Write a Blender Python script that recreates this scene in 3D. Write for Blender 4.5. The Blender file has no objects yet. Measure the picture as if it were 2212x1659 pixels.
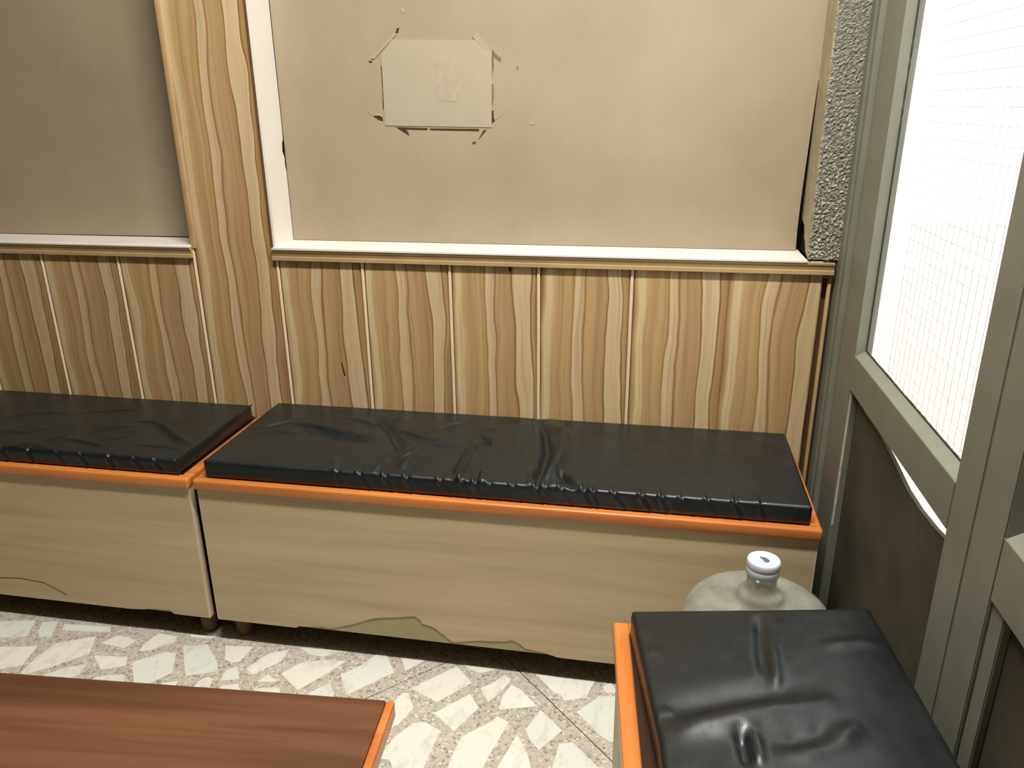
import bpy, bmesh, math, random
from mathutils import Vector, Matrix

# ------------------------------------------------------------------ camera, world, light, exposure
SC = bpy.context.scene
COL = SC.collection
cam_d = bpy.data.cameras.new('camera'); cam = bpy.data.objects.new('camera', cam_d); COL.objects.link(cam)
cam_d.sensor_fit = 'HORIZONTAL'; cam_d.sensor_width = 36.0; cam_d.lens = 27.3621; cam_d.clip_start = 0.02
cam.matrix_world = Matrix(((0.983559,-0.052290,0.172852,0.953219),(0.180350,0.333536,-0.925326,-1.715518),(-0.009268,0.941286,0.337483,1.163740),(0,0,0,1)))
SC.camera = cam
W = bpy.data.worlds.new('sky'); SC.world = W; W.use_nodes = True
W.node_tree.nodes['Background'].inputs[0].default_value = (0.97, 1.0, 0.94, 1)   # bright hazy overcast sky
W.node_tree.nodes['Background'].inputs[1].default_value = 3.0
SC.view_settings.view_transform = 'Standard'; SC.view_settings.look = 'None'
SC.view_settings.gamma = 1.0; SC.view_settings.use_curve_mapping = False
SC.view_settings.exposure = 0.0
LAMP_POWER = 78.0
LAMP_COLOR = (1.0, 0.96, 0.91)

# ------------------------------------------------------------------ traced outlines (metres)
CHIPS=[[(-0.5722,-0.3930),(-0.4761,-0.3709),(-0.4526,-0.4284),(-0.4929,-0.4407),(-0.5258,-0.4436)],
[(-0.4556,-0.3760),(-0.4194,-0.3641),(-0.3945,-0.4185),(-0.4199,-0.4255),(-0.4367,-0.4093)],
[(-0.3972,-0.3717),(-0.2779,-0.3627),(-0.2680,-0.3816),(-0.3853,-0.3939)],
[(-0.5043,-0.4756),(-0.4002,-0.4556),(-0.3867,-0.5175),(-0.4395,-0.5459)],
[(-0.3636,-0.4373),(-0.2904,-0.4007),(-0.2648,-0.4567),(-0.2774,-0.4740),(-0.3535,-0.5430),(-0.3714,-0.5413),(-0.3749,-0.4832)],
[(-0.3196,-0.5442),(-0.2859,-0.5099),(-0.2459,-0.4908),(-0.2405,-0.5188),(-0.2513,-0.5394),(-0.2635,-0.5554),(-0.3297,-0.5622)],
[(-0.2624,-0.4200),(-0.2427,-0.3898),(-0.2154,-0.3905),(-0.1883,-0.3966),(-0.1963,-0.4280)],
[(-0.1572,-0.4306),(-0.1615,-0.4053),(-0.1520,-0.3661),(-0.1013,-0.3683),(-0.0958,-0.3888),(-0.1098,-0.4017),(-0.1356,-0.4243)],
[(-0.2497,-0.4617),(-0.1709,-0.4532),(-0.1554,-0.4802),(-0.2006,-0.5024)],
[(-0.1485,-0.4668),(-0.0961,-0.4226),(-0.0700,-0.4233),(-0.0399,-0.4843),(-0.0660,-0.5168),(-0.0910,-0.5437)],
[(-0.0667,-0.3996),(-0.0159,-0.3830),(0.0367,-0.4325),(0.0577,-0.4628),(-0.0060,-0.4879)],
[(0.0286,-0.3806),(0.0932,-0.3722),(0.0885,-0.4236),(0.0748,-0.4309),(0.0519,-0.4249)],
[(0.1134,-0.4436),(0.1384,-0.3901),(0.1797,-0.3651),(0.1791,-0.4080),(0.1370,-0.4586)],
[(-0.2071,-0.5365),(-0.1849,-0.5187),(-0.1403,-0.5063),(-0.1255,-0.5270),(-0.1635,-0.5472)],
[(0.0332,-0.4951),(0.0443,-0.4816),(0.0590,-0.4860),(0.0658,-0.5122),(0.0305,-0.5161)],
[(0.0711,-0.4557),(0.0906,-0.4403),(0.1155,-0.4763),(0.0768,-0.4899)],
[(0.1576,-0.4783),(0.1691,-0.4507),(0.2017,-0.4716)],
[(0.0863,-0.5065),(0.1193,-0.4894),(0.1352,-0.5092),(0.1151,-0.5215)],
[(-0.0445,-0.5176),(-0.0125,-0.5053),(-0.0085,-0.5250),(-0.0245,-0.5323)],
[(0.1596,-0.4983),(0.2126,-0.4869),(0.2237,-0.5028),(0.1784,-0.5150)],
[(-0.0787,-0.3563),(-0.0096,-0.3526),(-0.0222,-0.3629),(-0.0658,-0.3650)],
[(0.1971,-0.4456),(0.2209,-0.4086),(0.2728,-0.3868),(0.3207,-0.3831),(0.2972,-0.4257),(0.2558,-0.4879)],
[(0.3263,-0.4261),(0.3580,-0.3934),(0.3886,-0.3371),(0.4111,-0.3563),(0.4398,-0.4012),(0.3915,-0.4517),(0.3631,-0.4845)],
[(0.2013,-0.3574),(0.3060,-0.3512),(0.2652,-0.3784),(0.2318,-0.3755)],
[(0.4398,-0.3485),(0.4978,-0.3470),(0.4616,-0.3920)],
[(0.2800,-0.4913),(0.3133,-0.4548),(0.3341,-0.4820),(0.3401,-0.5008),(0.2952,-0.5086)],
[(0.4907,-0.4423),(0.5696,-0.3571),(0.6145,-0.4029),(0.5556,-0.4710)],
[(0.5793,-0.3499),(0.6689,-0.3455),(0.6289,-0.3687),(0.6179,-0.3695)],
[(0.6355,-0.4148),(0.6574,-0.3981),(0.6784,-0.3655),(0.6956,-0.3785),(0.6804,-0.4222),(0.6600,-0.4529)],
[(0.6984,-0.3936),(0.7203,-0.4052),(0.7625,-0.4473),(0.6863,-0.4700),(0.6857,-0.4313)],
[(0.7464,-0.3538),(0.8731,-0.3505),(0.8585,-0.4064),(0.8147,-0.4213),(0.8058,-0.4056),(0.7872,-0.3988)],
[(0.8903,-0.3657),(0.9071,-0.3525),(0.9228,-0.3804),(0.8986,-0.3846)],
[(0.8438,-0.4499),(0.8855,-0.3968),(0.9199,-0.3909),(0.9303,-0.5177),(0.9141,-0.5162),(0.8972,-0.5062)],
[(0.5588,-0.5015),(0.6184,-0.4354),(0.6448,-0.4724),(0.6099,-0.5429)],
[(0.4673,-0.4887),(0.4770,-0.4573),(0.4892,-0.4552),(0.5126,-0.4953),(0.4966,-0.5446),(0.4813,-0.5563),(0.4584,-0.5557)],
[(0.4879,-0.6197),(0.4998,-0.5752),(0.5250,-0.5352),(0.5475,-0.5290),(0.5832,-0.5453),(0.5769,-0.6399),(0.5704,-0.6613),(0.5241,-0.6577),(0.5090,-0.6325),(0.4857,-0.6324)],
[(0.6217,-0.6446),(0.6215,-0.6006),(0.6293,-0.5527),(0.6794,-0.5038),(0.6866,-0.4888),(0.7129,-0.5003),(0.6847,-0.6211),(0.6734,-0.6548),(0.6450,-0.6673)],
[(0.7492,-0.5143),(0.7710,-0.4578),(0.7946,-0.4793),(0.8212,-0.5040),(0.7829,-0.5601),(0.7638,-0.5423)],
[(0.7124,-0.6163),(0.7352,-0.5300),(0.7621,-0.5721),(0.7795,-0.6210),(0.7471,-0.6495),(0.7103,-0.6369)],
[(0.8139,-0.5986),(0.8190,-0.5391),(0.8440,-0.5305),(0.9032,-0.5878),(0.8669,-0.6286),(0.8240,-0.6286)]]
FLOOR_SEEN=[(-0.6686,-0.3277),(-0.0464,-0.3065),(0.9142,-0.2992),(0.9485,-0.6082),(0.4737,-0.6910),(0.4653,-0.4813),(-0.4502,-0.5609)]
TEAR1=[(0.1845,0.0561),(0.2120,0.0681),(0.2684,0.0753),(0.2839,0.0719),(0.3364,0.0897),(0.3884,0.1115),(0.4347,0.1203),(0.4824,0.1296),(0.4951,0.1205),(0.4984,0.1123),(0.5261,0.1050),(0.5459,0.0880),(0.5659,0.0733),(0.5976,0.0796),(0.6419,0.0863),(0.6820,0.0899),(0.6966,0.0948),(0.7110,0.0881),(0.7253,0.0772),(0.7612,0.0734),(0.7863,0.0661),(0.8042,0.0578)]
TEAR2=[(-0.5764,0.0376),(-0.5178,0.0459),(-0.4983,0.0380),(-0.4270,0.0412),(-0.3922,0.0542),(-0.3582,0.0561),(-0.3345,0.0502),(-0.2928,0.0509),(-0.2706,0.0588),(-0.2409,0.0637),(-0.2126,0.0628),(-0.1588,0.0693),(-0.1080,0.0742),(-0.0929,0.0580),(-0.0840,0.0518)]
CRACK2=[(-0.5480,0.1116),(-0.4913,0.1161),(-0.4293,0.1110),(-0.3990,0.0971),(-0.3731,0.0827)]
PAPER=[(0.3495,1.3035),(0.5416,1.2980),(0.5764,1.2783),(0.5734,1.1163),(0.3226,1.1216),(0.3218,1.1545),(0.3225,1.2743)]
PATCH=[(0.4332,1.2645),(0.4436,1.2694),(0.4606,1.2627),(0.4711,1.2715),(0.4806,1.2584),(0.4941,1.2736),(0.4948,1.2530),(0.5113,1.2320),(0.5093,1.2138),(0.5010,1.1797),(0.4949,1.1718),(0.4569,1.1735),(0.4459,1.1909),(0.4425,1.2134),(0.4544,1.2172),(0.4524,1.2382)]
TAPES=[[(0.3375,1.2999),(0.3547,1.3162),(0.3603,1.3135),(0.3055,1.2642),(0.2972,1.2649)],[(0.5334,1.3057),(0.5434,1.3125),(0.5530,1.3003),(0.5778,1.2783),(0.5637,1.2786),(0.5443,1.2929)],[(0.3736,1.3650),(0.3809,1.3668),(0.3819,1.3585),(0.3760,1.3562)],[(0.2806,1.1521),(0.3181,1.1449),(0.3162,1.1395),(0.2937,1.1432)],[(0.5780,1.1311),(0.6042,1.1549),(0.6065,1.1522),(0.5809,1.1289)],[(0.6597,1.1279),(0.6696,1.1300),(0.6702,1.1225),(0.6602,1.1210)]]
RESID=[[(0.3202,1.2495),(0.3232,1.2495),(0.3232,1.2191),(0.3241,1.1923),(0.3197,1.1545),(0.3184,1.1572),(0.3202,1.1924)],[(0.3467,1.1181),(0.4233,1.1156),(0.4222,1.1112),(0.3639,1.1131)],[(0.4283,1.1150),(0.5442,1.1132),(0.5441,1.1086),(0.4290,1.1112)],[(0.3511,1.1159),(0.3676,1.1131),(0.3740,1.1103),(0.3789,1.0992),(0.3672,1.1062)],[(0.2937,1.1432),(0.3089,1.1431),(0.3162,1.1395),(0.3172,1.1312),(0.3053,1.1349)],[(0.5759,1.2077),(0.5794,1.2077),(0.5794,1.1789),(0.5756,1.1578),(0.5747,1.1736)],[(0.5741,1.1525),(0.5784,1.1524),(0.5789,1.1351),(0.5815,1.1318),(0.5738,1.1244)],[(0.5617,1.1115),(0.5544,1.1107),(0.5483,1.1001),(0.5416,1.0901),(0.5518,1.1001)],[(0.5268,1.0838),(0.5368,1.0857),(0.5316,1.0791)],[(0.5772,1.2770),(0.5806,1.2757),(0.5805,1.2413),(0.5768,1.2259),(0.5759,1.2516)],[(0.5791,1.2745),(0.5977,1.2601),(0.5956,1.2520),(0.5809,1.2643)],[(0.3626,1.3262),(0.3684,1.3273),(0.3649,1.3172),(0.3585,1.3169)],[(0.2903,1.2600),(0.3016,1.2604),(0.2965,1.2557)],[(0.6320,1.2430),(0.6351,1.2429),(0.6348,1.2370),(0.6320,1.2371)]]
FOLDS1=[([(0.6967,-0.0184),(0.7280,-0.1024),(0.7461,-0.1963),(0.7481,-0.2972),(0.7471,-0.3503)],0.0110,-0.0060),
([(0.7323,-0.0220),(0.7739,-0.1365),(0.7787,-0.2285),(0.7705,-0.3071),(0.7889,-0.3810)],0.0130,0.0050),
([(0.5987,-0.1730),(0.5872,-0.2373),(0.5895,-0.3501),(0.5887,-0.3828)],0.0080,0.0055),
([(0.5784,-0.2002),(0.5763,-0.2975),(0.5766,-0.3589)],0.0080,-0.0040),
([(0.5754,-0.1439),(0.6083,-0.1714),(0.6173,-0.1978)],0.0060,-0.0040),
([(0.4917,-0.2221),(0.4694,-0.2789),(0.4646,-0.3437)],0.0090,0.0040),
([(0.3215,-0.0831),(0.3772,-0.1504),(0.4228,-0.2255),(0.4402,-0.2688)],0.0130,-0.0050),
([(0.4364,-0.2769),(0.4175,-0.3164),(0.4076,-0.3598)],0.0070,0.0030),
([(0.4659,-0.2571),(0.4464,-0.2678),(0.4424,-0.3335)],0.0070,-0.0030),
([(0.1272,-0.1464),(0.1912,-0.1585),(0.2736,-0.1842),(0.3752,-0.2051)],0.0050,0.0030),
([(0.1936,-0.1799),(0.2685,-0.2059),(0.3466,-0.2203)],0.0090,-0.0035),
([(0.0578,-0.1844),(0.1045,-0.1455),(0.1443,-0.1115)],0.0050,0.0022),
([(0.0725,-0.2123),(0.1185,-0.1963),(0.1742,-0.2002)],0.0050,0.0018),
([(0.3146,-0.0842),(0.3740,-0.0654)],0.0050,0.0020),
([(0.4005,-0.1466),(0.4623,-0.1787),(0.5707,-0.2093)],0.0050,0.0020),
([(0.4057,-0.1628),(0.4673,-0.1959),(0.5587,-0.2267)],0.0070,-0.0020),
([(0.2504,-0.0898),(0.3480,-0.1377)],0.0050,0.0020),
([(0.4769,-0.1343),(0.5013,-0.0953),(0.5445,-0.0704)],0.0060,0.0020),
([(0.5626,-0.1031),(0.5969,-0.1020),(0.6343,-0.1175)],0.0060,0.0015),
([(0.7816,-0.2949),(0.7968,-0.3294),(0.8314,-0.3764)],0.0070,-0.0040),
([(0.8021,-0.3040),(0.8221,-0.3373),(0.8354,-0.3643)],0.0060,0.0030),
([(0.7450,-0.0552),(0.7730,-0.1300),(0.7873,-0.2007),(0.7784,-0.2698)],0.0120,0.0040),
([(0.9135,-0.1802),(0.9388,-0.1619)],0.0060,0.0015),
([(1.0359,-0.2901),(1.0188,-0.3622)],0.0060,0.0010),
([(0.3090,-0.3124),(0.3252,-0.3631)],0.0050,0.0020),
([(0.7275,-0.3006),(0.7349,-0.3650)],0.0060,0.0030),
([(0.6302,-0.3165),(0.6386,-0.3682)],0.0060,0.0030),
([(0.7637,-0.3014),(0.7575,-0.3613)],0.0060,0.0030)]
PUCKER1=[0.3265,0.3741,0.4292,0.4750,0.5442,0.5887,0.6172,0.6449,0.6930,0.7406,0.7583,0.7897,0.8334,0.8525,0.8917,0.9451,0.9833,1.0199,1.0676,1.1189,1.1659]
FOLDS2=[([(-0.3553,-0.2943),(-0.3107,-0.3049),(-0.2438,-0.3202),(-0.2292,-0.3135)],0.0050,0.0020),
([(-0.2612,-0.2969),(-0.2362,-0.2660),(-0.2062,-0.2289)],0.0050,0.0020),
([(-0.2459,-0.1774),(-0.2092,-0.1764),(-0.1620,-0.1981),(-0.1040,-0.2447),(-0.0354,-0.2864)],0.0060,0.0020),
([(-0.1841,-0.2016),(-0.1218,-0.2476),(-0.0513,-0.2975)],0.0070,-0.0020),
([(-0.3205,-0.2613),(-0.2883,-0.2280),(-0.2357,-0.2099)],0.0060,0.0015),
([(-0.5853,-0.2167),(-0.5401,-0.1786),(-0.4588,-0.1551)],0.0060,0.0015),
([(-0.3922,-0.3181),(-0.3582,-0.2857),(-0.3895,-0.2152)],0.0080,0.0015),
([(-0.5387,-0.2777),(-0.4693,-0.2853),(-0.4355,-0.2516)],0.0080,0.0015),
([(-0.1734,-0.3045),(-0.1255,-0.3010),(-0.0740,-0.3096),(-0.0349,-0.3116)],0.0050,0.0015),
([(-0.4475,-0.1638),(-0.3613,-0.1290),(-0.2903,-0.1070)],0.0060,0.0012),
([(-0.4463,-0.3530),(-0.4038,-0.3375),(-0.3395,-0.3527)],0.0070,0.0018)]
FOLDS3=[([(1.1308,-0.7074),(1.1247,-0.7627),(1.1191,-0.8133),(1.1171,-0.8566)],0.0080,-0.0040),
([(1.1352,-0.7737),(1.1308,-0.8260),(1.1273,-0.8764)],0.0060,0.0030),
([(0.9672,-0.9447),(1.0165,-0.9263),(1.0599,-0.9036),(1.1056,-0.8880),(1.1704,-0.8663)],0.0180,-0.0060),
([(0.9884,-0.9673),(1.0229,-0.9472),(1.0667,-0.9324),(1.1116,-0.9124),(1.1803,-0.8905)],0.0160,0.0070),
([(1.0701,-0.9555),(1.0729,-0.9820),(1.0741,-1.0063)],0.0070,-0.0050),
([(1.0822,-0.9510),(1.0845,-0.9799),(1.0854,-1.0043)],0.0080,0.0040),
([(1.1031,-0.9875),(1.1543,-0.9656),(1.1909,-0.9414),(1.2204,-0.9177)],0.0120,0.0040),
([(1.1134,-0.9683),(1.1561,-0.9542),(1.1860,-0.9330)],0.0120,-0.0040),
([(1.2050,-0.7712),(1.2556,-0.7563),(1.2990,-0.7488)],0.0070,0.0020),
([(0.9654,-0.9426),(0.9918,-0.9306)],0.0060,0.0030),
([(1.0755,-0.7839),(1.0748,-0.8209)],0.0050,0.0010),
([(0.9664,-0.8305),(0.9780,-0.8178)],0.0050,0.0015)]
PANEL_TOP=[(0.3065,0.6337),(0.4033,0.6342),(0.4940,0.6246),(0.5762,0.6126),(0.6360,0.6119),(0.6950,0.6166),(0.7407,0.6229)]
GA=[(.2066,.5719),(.2130,.5336)]
GB=(.6306,.8150)

# ------------------------------------------------------------------ materials
def S(r, g, b):
    f = lambda c: (c/255/12.92) if c/255 <= .04045 else ((c/255+.055)/1.055)**2.4
    return (f(r), f(g), f(b), 1)
class NT:
    def __init__(s, name):
        s.m = bpy.data.materials.new(name); s.m.use_nodes = True
        s.t = s.m.node_tree; s.n = s.t.nodes; s.b = s.n['Principled BSDF']; s.out = s.n['Material Output']
    def node(s, typ, **kw):
        n = s.n.new(typ)
        for k, v in kw.items():
            if k.startswith('i_'):
                key = k[2:]; key = int(key) if key.isdigit() else key
                sock = n.inputs[key]
                if hasattr(v, 'is_output'): s.t.links.new(v, sock)
                else: sock.default_value = v
            else: setattr(n, k, v)
        return n
    def link(s, a, b): s.t.links.new(a, b)
    def set(s, **kw):
        for k, v in kw.items():
            sock = s.b.inputs[k.replace('_', ' ')]
            if hasattr(v, 'is_output'): s.link(v, sock)
            else: sock.default_value = v
        return s
    def obj(s, scale=(1, 1, 1), loc=(0, 0, 0)):
        c = s.node('ShaderNodeTexCoord'); mp = s.node('ShaderNodeMapping', i_0=c.outputs['Object'])
        mp.inputs['Scale'].default_value = scale; mp.inputs['Location'].default_value = loc
        return mp.outputs[0]
    def rnd(s): return s.node('ShaderNodeObjectInfo').outputs['Random']
    def noise(s, vec, scale=1, detail=3, rough=.5, dist=0):
        return s.node('ShaderNodeTexNoise', i_Vector=vec, i_Scale=scale, i_Detail=detail, i_Roughness=rough, i_Distortion=dist).outputs[0]
    def ramp(s, fac, stops, mode='LINEAR'):
        r = s.node('ShaderNodeValToRGB', i_0=fac); e = r.color_ramp.elements; r.color_ramp.interpolation = mode
        while len(e) < len(stops): e.new(.5)
        for k, (p, c) in enumerate(stops): e[k].position = p; e[k].color = c if len(c) == 4 else (*c, 1)
        return r.outputs[0]
    def mix(s, f, a, b, mode='MIX'):
        n = s.node('ShaderNodeMix', data_type='RGBA', blend_type=mode)
        for sock, v in ((n.inputs[0], f), (n.inputs[6], a), (n.inputs[7], b)):
            if hasattr(v, 'is_output'): s.link(v, sock)
            else: sock.default_value = v
        return n.outputs[2]
    def math(s, op, a, b=0.0):
        n = s.node('ShaderNodeMath', operation=op)
        for sock, v in ((n.inputs[0], a), (n.inputs[1], b)):
            if hasattr(v, 'is_output'): s.link(v, sock)
            else: sock.default_value = v
        return n.outputs[0]
    def bump(s, h, strength=.3, dist=.002):
        n = s.node('ShaderNodeBump', i_Strength=strength, i_Distance=dist, i_Height=h)
        s.link(n.outputs[0], s.b.inputs['Normal']); return s
G = lambda v: (v, v, v, 1)
M = {}
def plain(name, col, rough=.5, spec=.5, metal=0, var=.12, nscale=30, bump=0):
    t = NT(name); v = t.obj()
    n = t.noise(v, nscale, 4)
    c = t.mix(1, col, t.ramp(n, [(.3, G(1-var)), (.7, G(1.0))]), 'MULTIPLY')
    t.set(Base_Color=c, Roughness=rough, Metallic=metal); t.b.inputs['Specular IOR Level'].default_value = spec
    if bump: t.bump(t.noise(v, nscale*8, 3), bump, .001)
    M[name] = t.m; return t
# beige painted wall board, blotchy, finely woven grain
t = NT('beige_wall_paint'); v = t.obj()
c = t.ramp(t.noise(v, 2.2, 5, .6), [(.32, S(155, 142, 117)), (.7, S(170, 157, 132))])
c = t.mix(.15, c, t.mix(1, c, t.ramp(t.noise(t.obj((60, 60, 9)), 1, 3), [(.35, G(.9)), (.65, G(1))]), 'MULTIPLY'))
sp = t.ramp(t.noise(v, 22, 1, .4), [(.15, S(96, 78, 60)), (.17, G(1))])
c = t.mix(.75, c, t.mix(1, c, sp, 'MULTIPLY'))
t.set(Base_Color=c, Roughness=.72); t.b.inputs['Specular IOR Level'].default_value = .25
t.bump(t.noise(v, 260, 3), .18, .0008); M['wall'] = t.m
# wood-print board: same print on every board, wavy stripes along z
def wood_board(name):
    t = NT(name); c = t.node('ShaderNodeTexCoord').outputs['Object']; sx = t.node('ShaderNodeSeparateXYZ', i_0=c)
    r = t.rnd()
    cv = t.node('ShaderNodeCombineXYZ', i_0=t.math('ADD', t.math('MULTIPLY', sx.outputs[0], 11.0), t.math('MULTIPLY', r, 31.0)), i_1=0.0, i_2=t.math('ADD', t.math('MULTIPLY', sx.outputs[2], 4.2), t.math('MULTIPLY', r, 57.0)))
    w = t.math('MULTIPLY', t.math('SUBTRACT', t.noise(cv.outputs[0], 1, 2, .4), .5), .21)
    u = t.math('ADD', t.math('MULTIPLY', sx.outputs[0], 1/.212), w)
    pale, mid, brn, drk, dk2 = S(214, 191, 145), S(194, 164, 113), S(182, 149, 99), S(146, 110, 68), S(120, 86, 52)
    col = t.ramp(u, [(0, drk), (.03, brn), (.07, pale), (.12, pale), (.15, mid), (.24, brn), (.30, mid), (.375, brn), (.385, drk), (.4, pale), (.49, S(202, 174, 134)), (.505, drk), (.53, mid), (.64, S(181, 148, 107)), (.725, brn), (.74, dk2), (.752, pale), (.83, S(206, 180, 140)), (.90, pale), (.908, dk2), (.925, brn), (1, S(158, 122, 84))])
    fv = t.node('ShaderNodeCombineXYZ', i_0=t.math('ADD', t.math('MULTIPLY', u, 34.0), t.math('MULTIPLY', r, 13.0)), i_1=0.0, i_2=t.math('MULTIPLY', sx.outputs[2], 2.0))
    f = t.ramp(t.noise(fv.outputs[0], 1, 4, .6), [(.34, G(.74)), (.48, G(.96)), (.6, G(1.0))])
    fine = t.node('ShaderNodeCombineXYZ', i_0=t.math('MULTIPLY', u, 150.0), i_1=0.0, i_2=t.math('MULTIPLY', sx.outputs[2], 7.0))
    col = t.mix(1, col, f, 'MULTIPLY')
    col = t.mix(1, col, t.ramp(t.noise(fine.outputs[0], 1, 2), [(.3, G(.92)), (.6, G(1))]), 'MULTIPLY')
    t.set(Base_Color=col, Roughness=.42); t.b.inputs['Specular IOR Level'].default_value = .35
    M[name] = t.m
wood_board('striped_wood_print')
def grain(name, a, b, cdark, axis, rough=.45, spec=.4, freq=60, along=2.5, streak=.5):
    t = NT(name); sc = [freq, freq, freq]; sc[axis] = along
    v = t.obj(tuple(sc)); n = t.noise(v, 1, 4, .6, .4)
    sc2 = [freq*.22]*3; sc2[axis] = along*.35
    n2 = t.noise(t.obj(tuple(sc2), (3, 7, 2)), 1, 3, .5, .6)
    c = t.ramp(n2, [(.3, a), (.68, b)])
    c = t.mix(streak, c, t.mix(1, c, t.ramp(n, [(.3, cdark), (.55, G(1))]), 'MULTIPLY'))
    t.set(Base_Color=c, Roughness=rough); t.b.inputs['Specular IOR Level'].default_value = spec
    M[name] = t.m
grain('bench_laminate', S(190, 170, 132), S(206, 187, 148), G(.72), 0, .5, .35, 38, 2.0, .55)
grain('bench_laminate_y', S(196, 182, 150), S(206, 192, 160), G(.8), 1, .5, .35, 38, 2.0, .5)
grain('table_laminate', S(74, 45, 30), S(124, 81, 54), G(.55), 0, .38, .4, 46, 2.2, .8)
grain('orange_varnish', S(186, 102, 46), S(218, 136, 68), G(.7), 0, .28, .5, 90, 4, .5)
plain('tear_board', S(176, 168, 126), .8, .2, var=.12, nscale=18)
plain('dark_board', S(58, 40, 28), .8, .2)
plain('pale_edge', S(226, 206, 176), .4, .4)
plain('cream_paint', S(236, 230, 222), .4, .4, var=.06, nscale=8)
plain('cream_reveal', S(176, 164, 134), .6, .3, var=.25, nscale=25)
plain('ledge_wood', S(186, 160, 114), .5, .4, var=.18, nscale=9)
plain('trim_cream', S(204, 172, 122), .45, .4, var=.15, nscale=14)
plain('bead_pale', S(236, 214, 178), .18, .8, var=.08)  # window highlight on the beads put into their pale colour
plain('void_dark', S(34, 28, 22), .9, .1)
plain('paper', S(176, 165, 143), .7, .25, var=.05, nscale=12, bump=.1)
plain('paper_torn', S(180, 168, 146), .55, .35, var=.12, nscale=60, bump=.3)
plain('tape_pale', S(174, 162, 139), .4, .4, var=.08)
plain('tape_brown', S(80, 56, 36), .7, .3, var=.3, nscale=60)
plain('tape_olive', S(132, 112, 78), .6, .3, var=.15, nscale=60)
plain('aluminium', S(126, 127, 113), .48, .45, .0, var=.14, nscale=16)
plain('stile_glint', S(214, 204, 186), .6, .3)  # pale colour of the glint strip put on the stile edge
plain('rubber_dark', S(46, 46, 38), .7, .3)
plain('lower_board', S(84, 79, 66), .8, .2, var=.35, nscale=9)
plain('grey_infill', S(134, 140, 122), .35, .5, var=.2, nscale=5)
plain('foot_wood', S(120, 98, 72), .8, .2, var=.4, nscale=60)
plain('ceiling_paint', S(160, 152, 140), .9, .1)
plain('room_paint', S(112, 94, 74), .8, .2)
plain('lamp_body', S(230, 230, 225), .5)
plain('wire', S(200, 196, 196), .5, .5)
plain('facade', S(225, 222, 215), .9, .1)
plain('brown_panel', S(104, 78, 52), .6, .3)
# rough grey plaster
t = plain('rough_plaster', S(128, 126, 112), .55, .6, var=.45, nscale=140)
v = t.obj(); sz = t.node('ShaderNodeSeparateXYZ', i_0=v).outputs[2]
glint_wear = t.math('MULTIPLY', t.ramp(t.noise(v, 210, 2, .5), [(.54, G(0)), (.62, G(1))]), t.ramp(t.math('MULTIPLY', t.math('SUBTRACT', sz, .8), 1.4), [(.1, G(.9)), (.75, G(.12))]))  # pale specks, denser low: lamp glints and paint remains put into the colour
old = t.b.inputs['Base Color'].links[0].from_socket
t.set(Base_Color=t.mix(glint_wear, old, S(206, 200, 180)))
# ground outside: pale pebbles
t = NT('pebbles'); v = t.obj()
vo = t.node('ShaderNodeTexVoronoi', i_Vector=v, i_Scale=70.0)
t.set(Base_Color=t.mix(1, S(222, 206, 198), t.ramp(vo.outputs[0], [(0, G(1)), (.8, G(.62))]), 'MULTIPLY'), Roughness=.9); t.bump(t.math('SUBTRACT', 1.0, vo.outputs[0]), .8, .01); M['pebbles'] = t.m
# black leatherette
def leather(name, weave, k=1.0):
    t = NT(name); v = t.obj()
    c = t.ramp(t.noise(v, 14, 4), [(.3, S(17*k, 27*k, 31*k)), (.7, S(28*k, 41*k, 45*k))])
    rg = t.ramp(t.noise(v, 40, 4, .7), [(.3, G(.36)), (.7, G(.48))])
    t.set(Base_Color=c, Roughness=rg); t.b.inputs['Specular IOR Level'].default_value = .5; t.b.inputs['Coat Weight'].default_value = .22; t.b.inputs['Coat Roughness'].default_value = .26
    h = t.math('ADD', t.math('MULTIPLY', t.noise(v, 520, 2), .5), t.noise(t.obj(weave), 1, 2))
    t.bump(h, .16, .0009); M[name] = t.m
leather('black_leatherette', (260, 900, 300), .72); leather('black_leatherette_coarse', (900, 90, 300), .55)
# terrazzo matrix and marble chips
t = NT('terrazzo_cement'); v = t.obj()
vo = t.node('ShaderNodeTexVoronoi', i_Vector=v, i_Scale=210.0); cr = t.node('ShaderNodeSeparateColor', i_0=vo.outputs[1])
spk = t.ramp(cr.outputs[0], [(0, S(96, 80, 62)), (.09, S(160, 148, 128)), (.25, S(196, 187, 172)), (.7, S(208, 200, 186)), (.9, S(240, 236, 226))], 'CONSTANT')
c = t.mix(.55, S(206, 198, 184), spk)
c = t.mix(1, c, t.ramp(t.noise(v, 6, 3), [(.3, G(.9)), (.7, G(1))]), 'MULTIPLY')
t.set(Base_Color=c, Roughness=.32); M['terrazzo'] = t.m
t = NT('white_marble'); v = t.obj(); r = t.rnd()
n = t.noise(t.node('ShaderNodeVectorMath', operation='ADD', i_0=t.obj((26, 14, 20)), i_1=t.node('ShaderNodeCombineXYZ', i_0=t.math('MULTIPLY', r, 90.0), i_1=0.0, i_2=0.0).outputs[0]).outputs[0], 1, 6, .7, .2)
base = t.ramp(r, [(0, S(232, 228, 214)), (.5, S(238, 236, 226)), (1, S(222, 226, 216))])
c = t.mix(1, base, t.ramp(n, [(.3, S(224, 226, 216)), (.48, G(1))]), 'MULTIPLY')
t.set(Base_Color=c, Roughness=.28); M['marble'] = t.m
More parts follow.
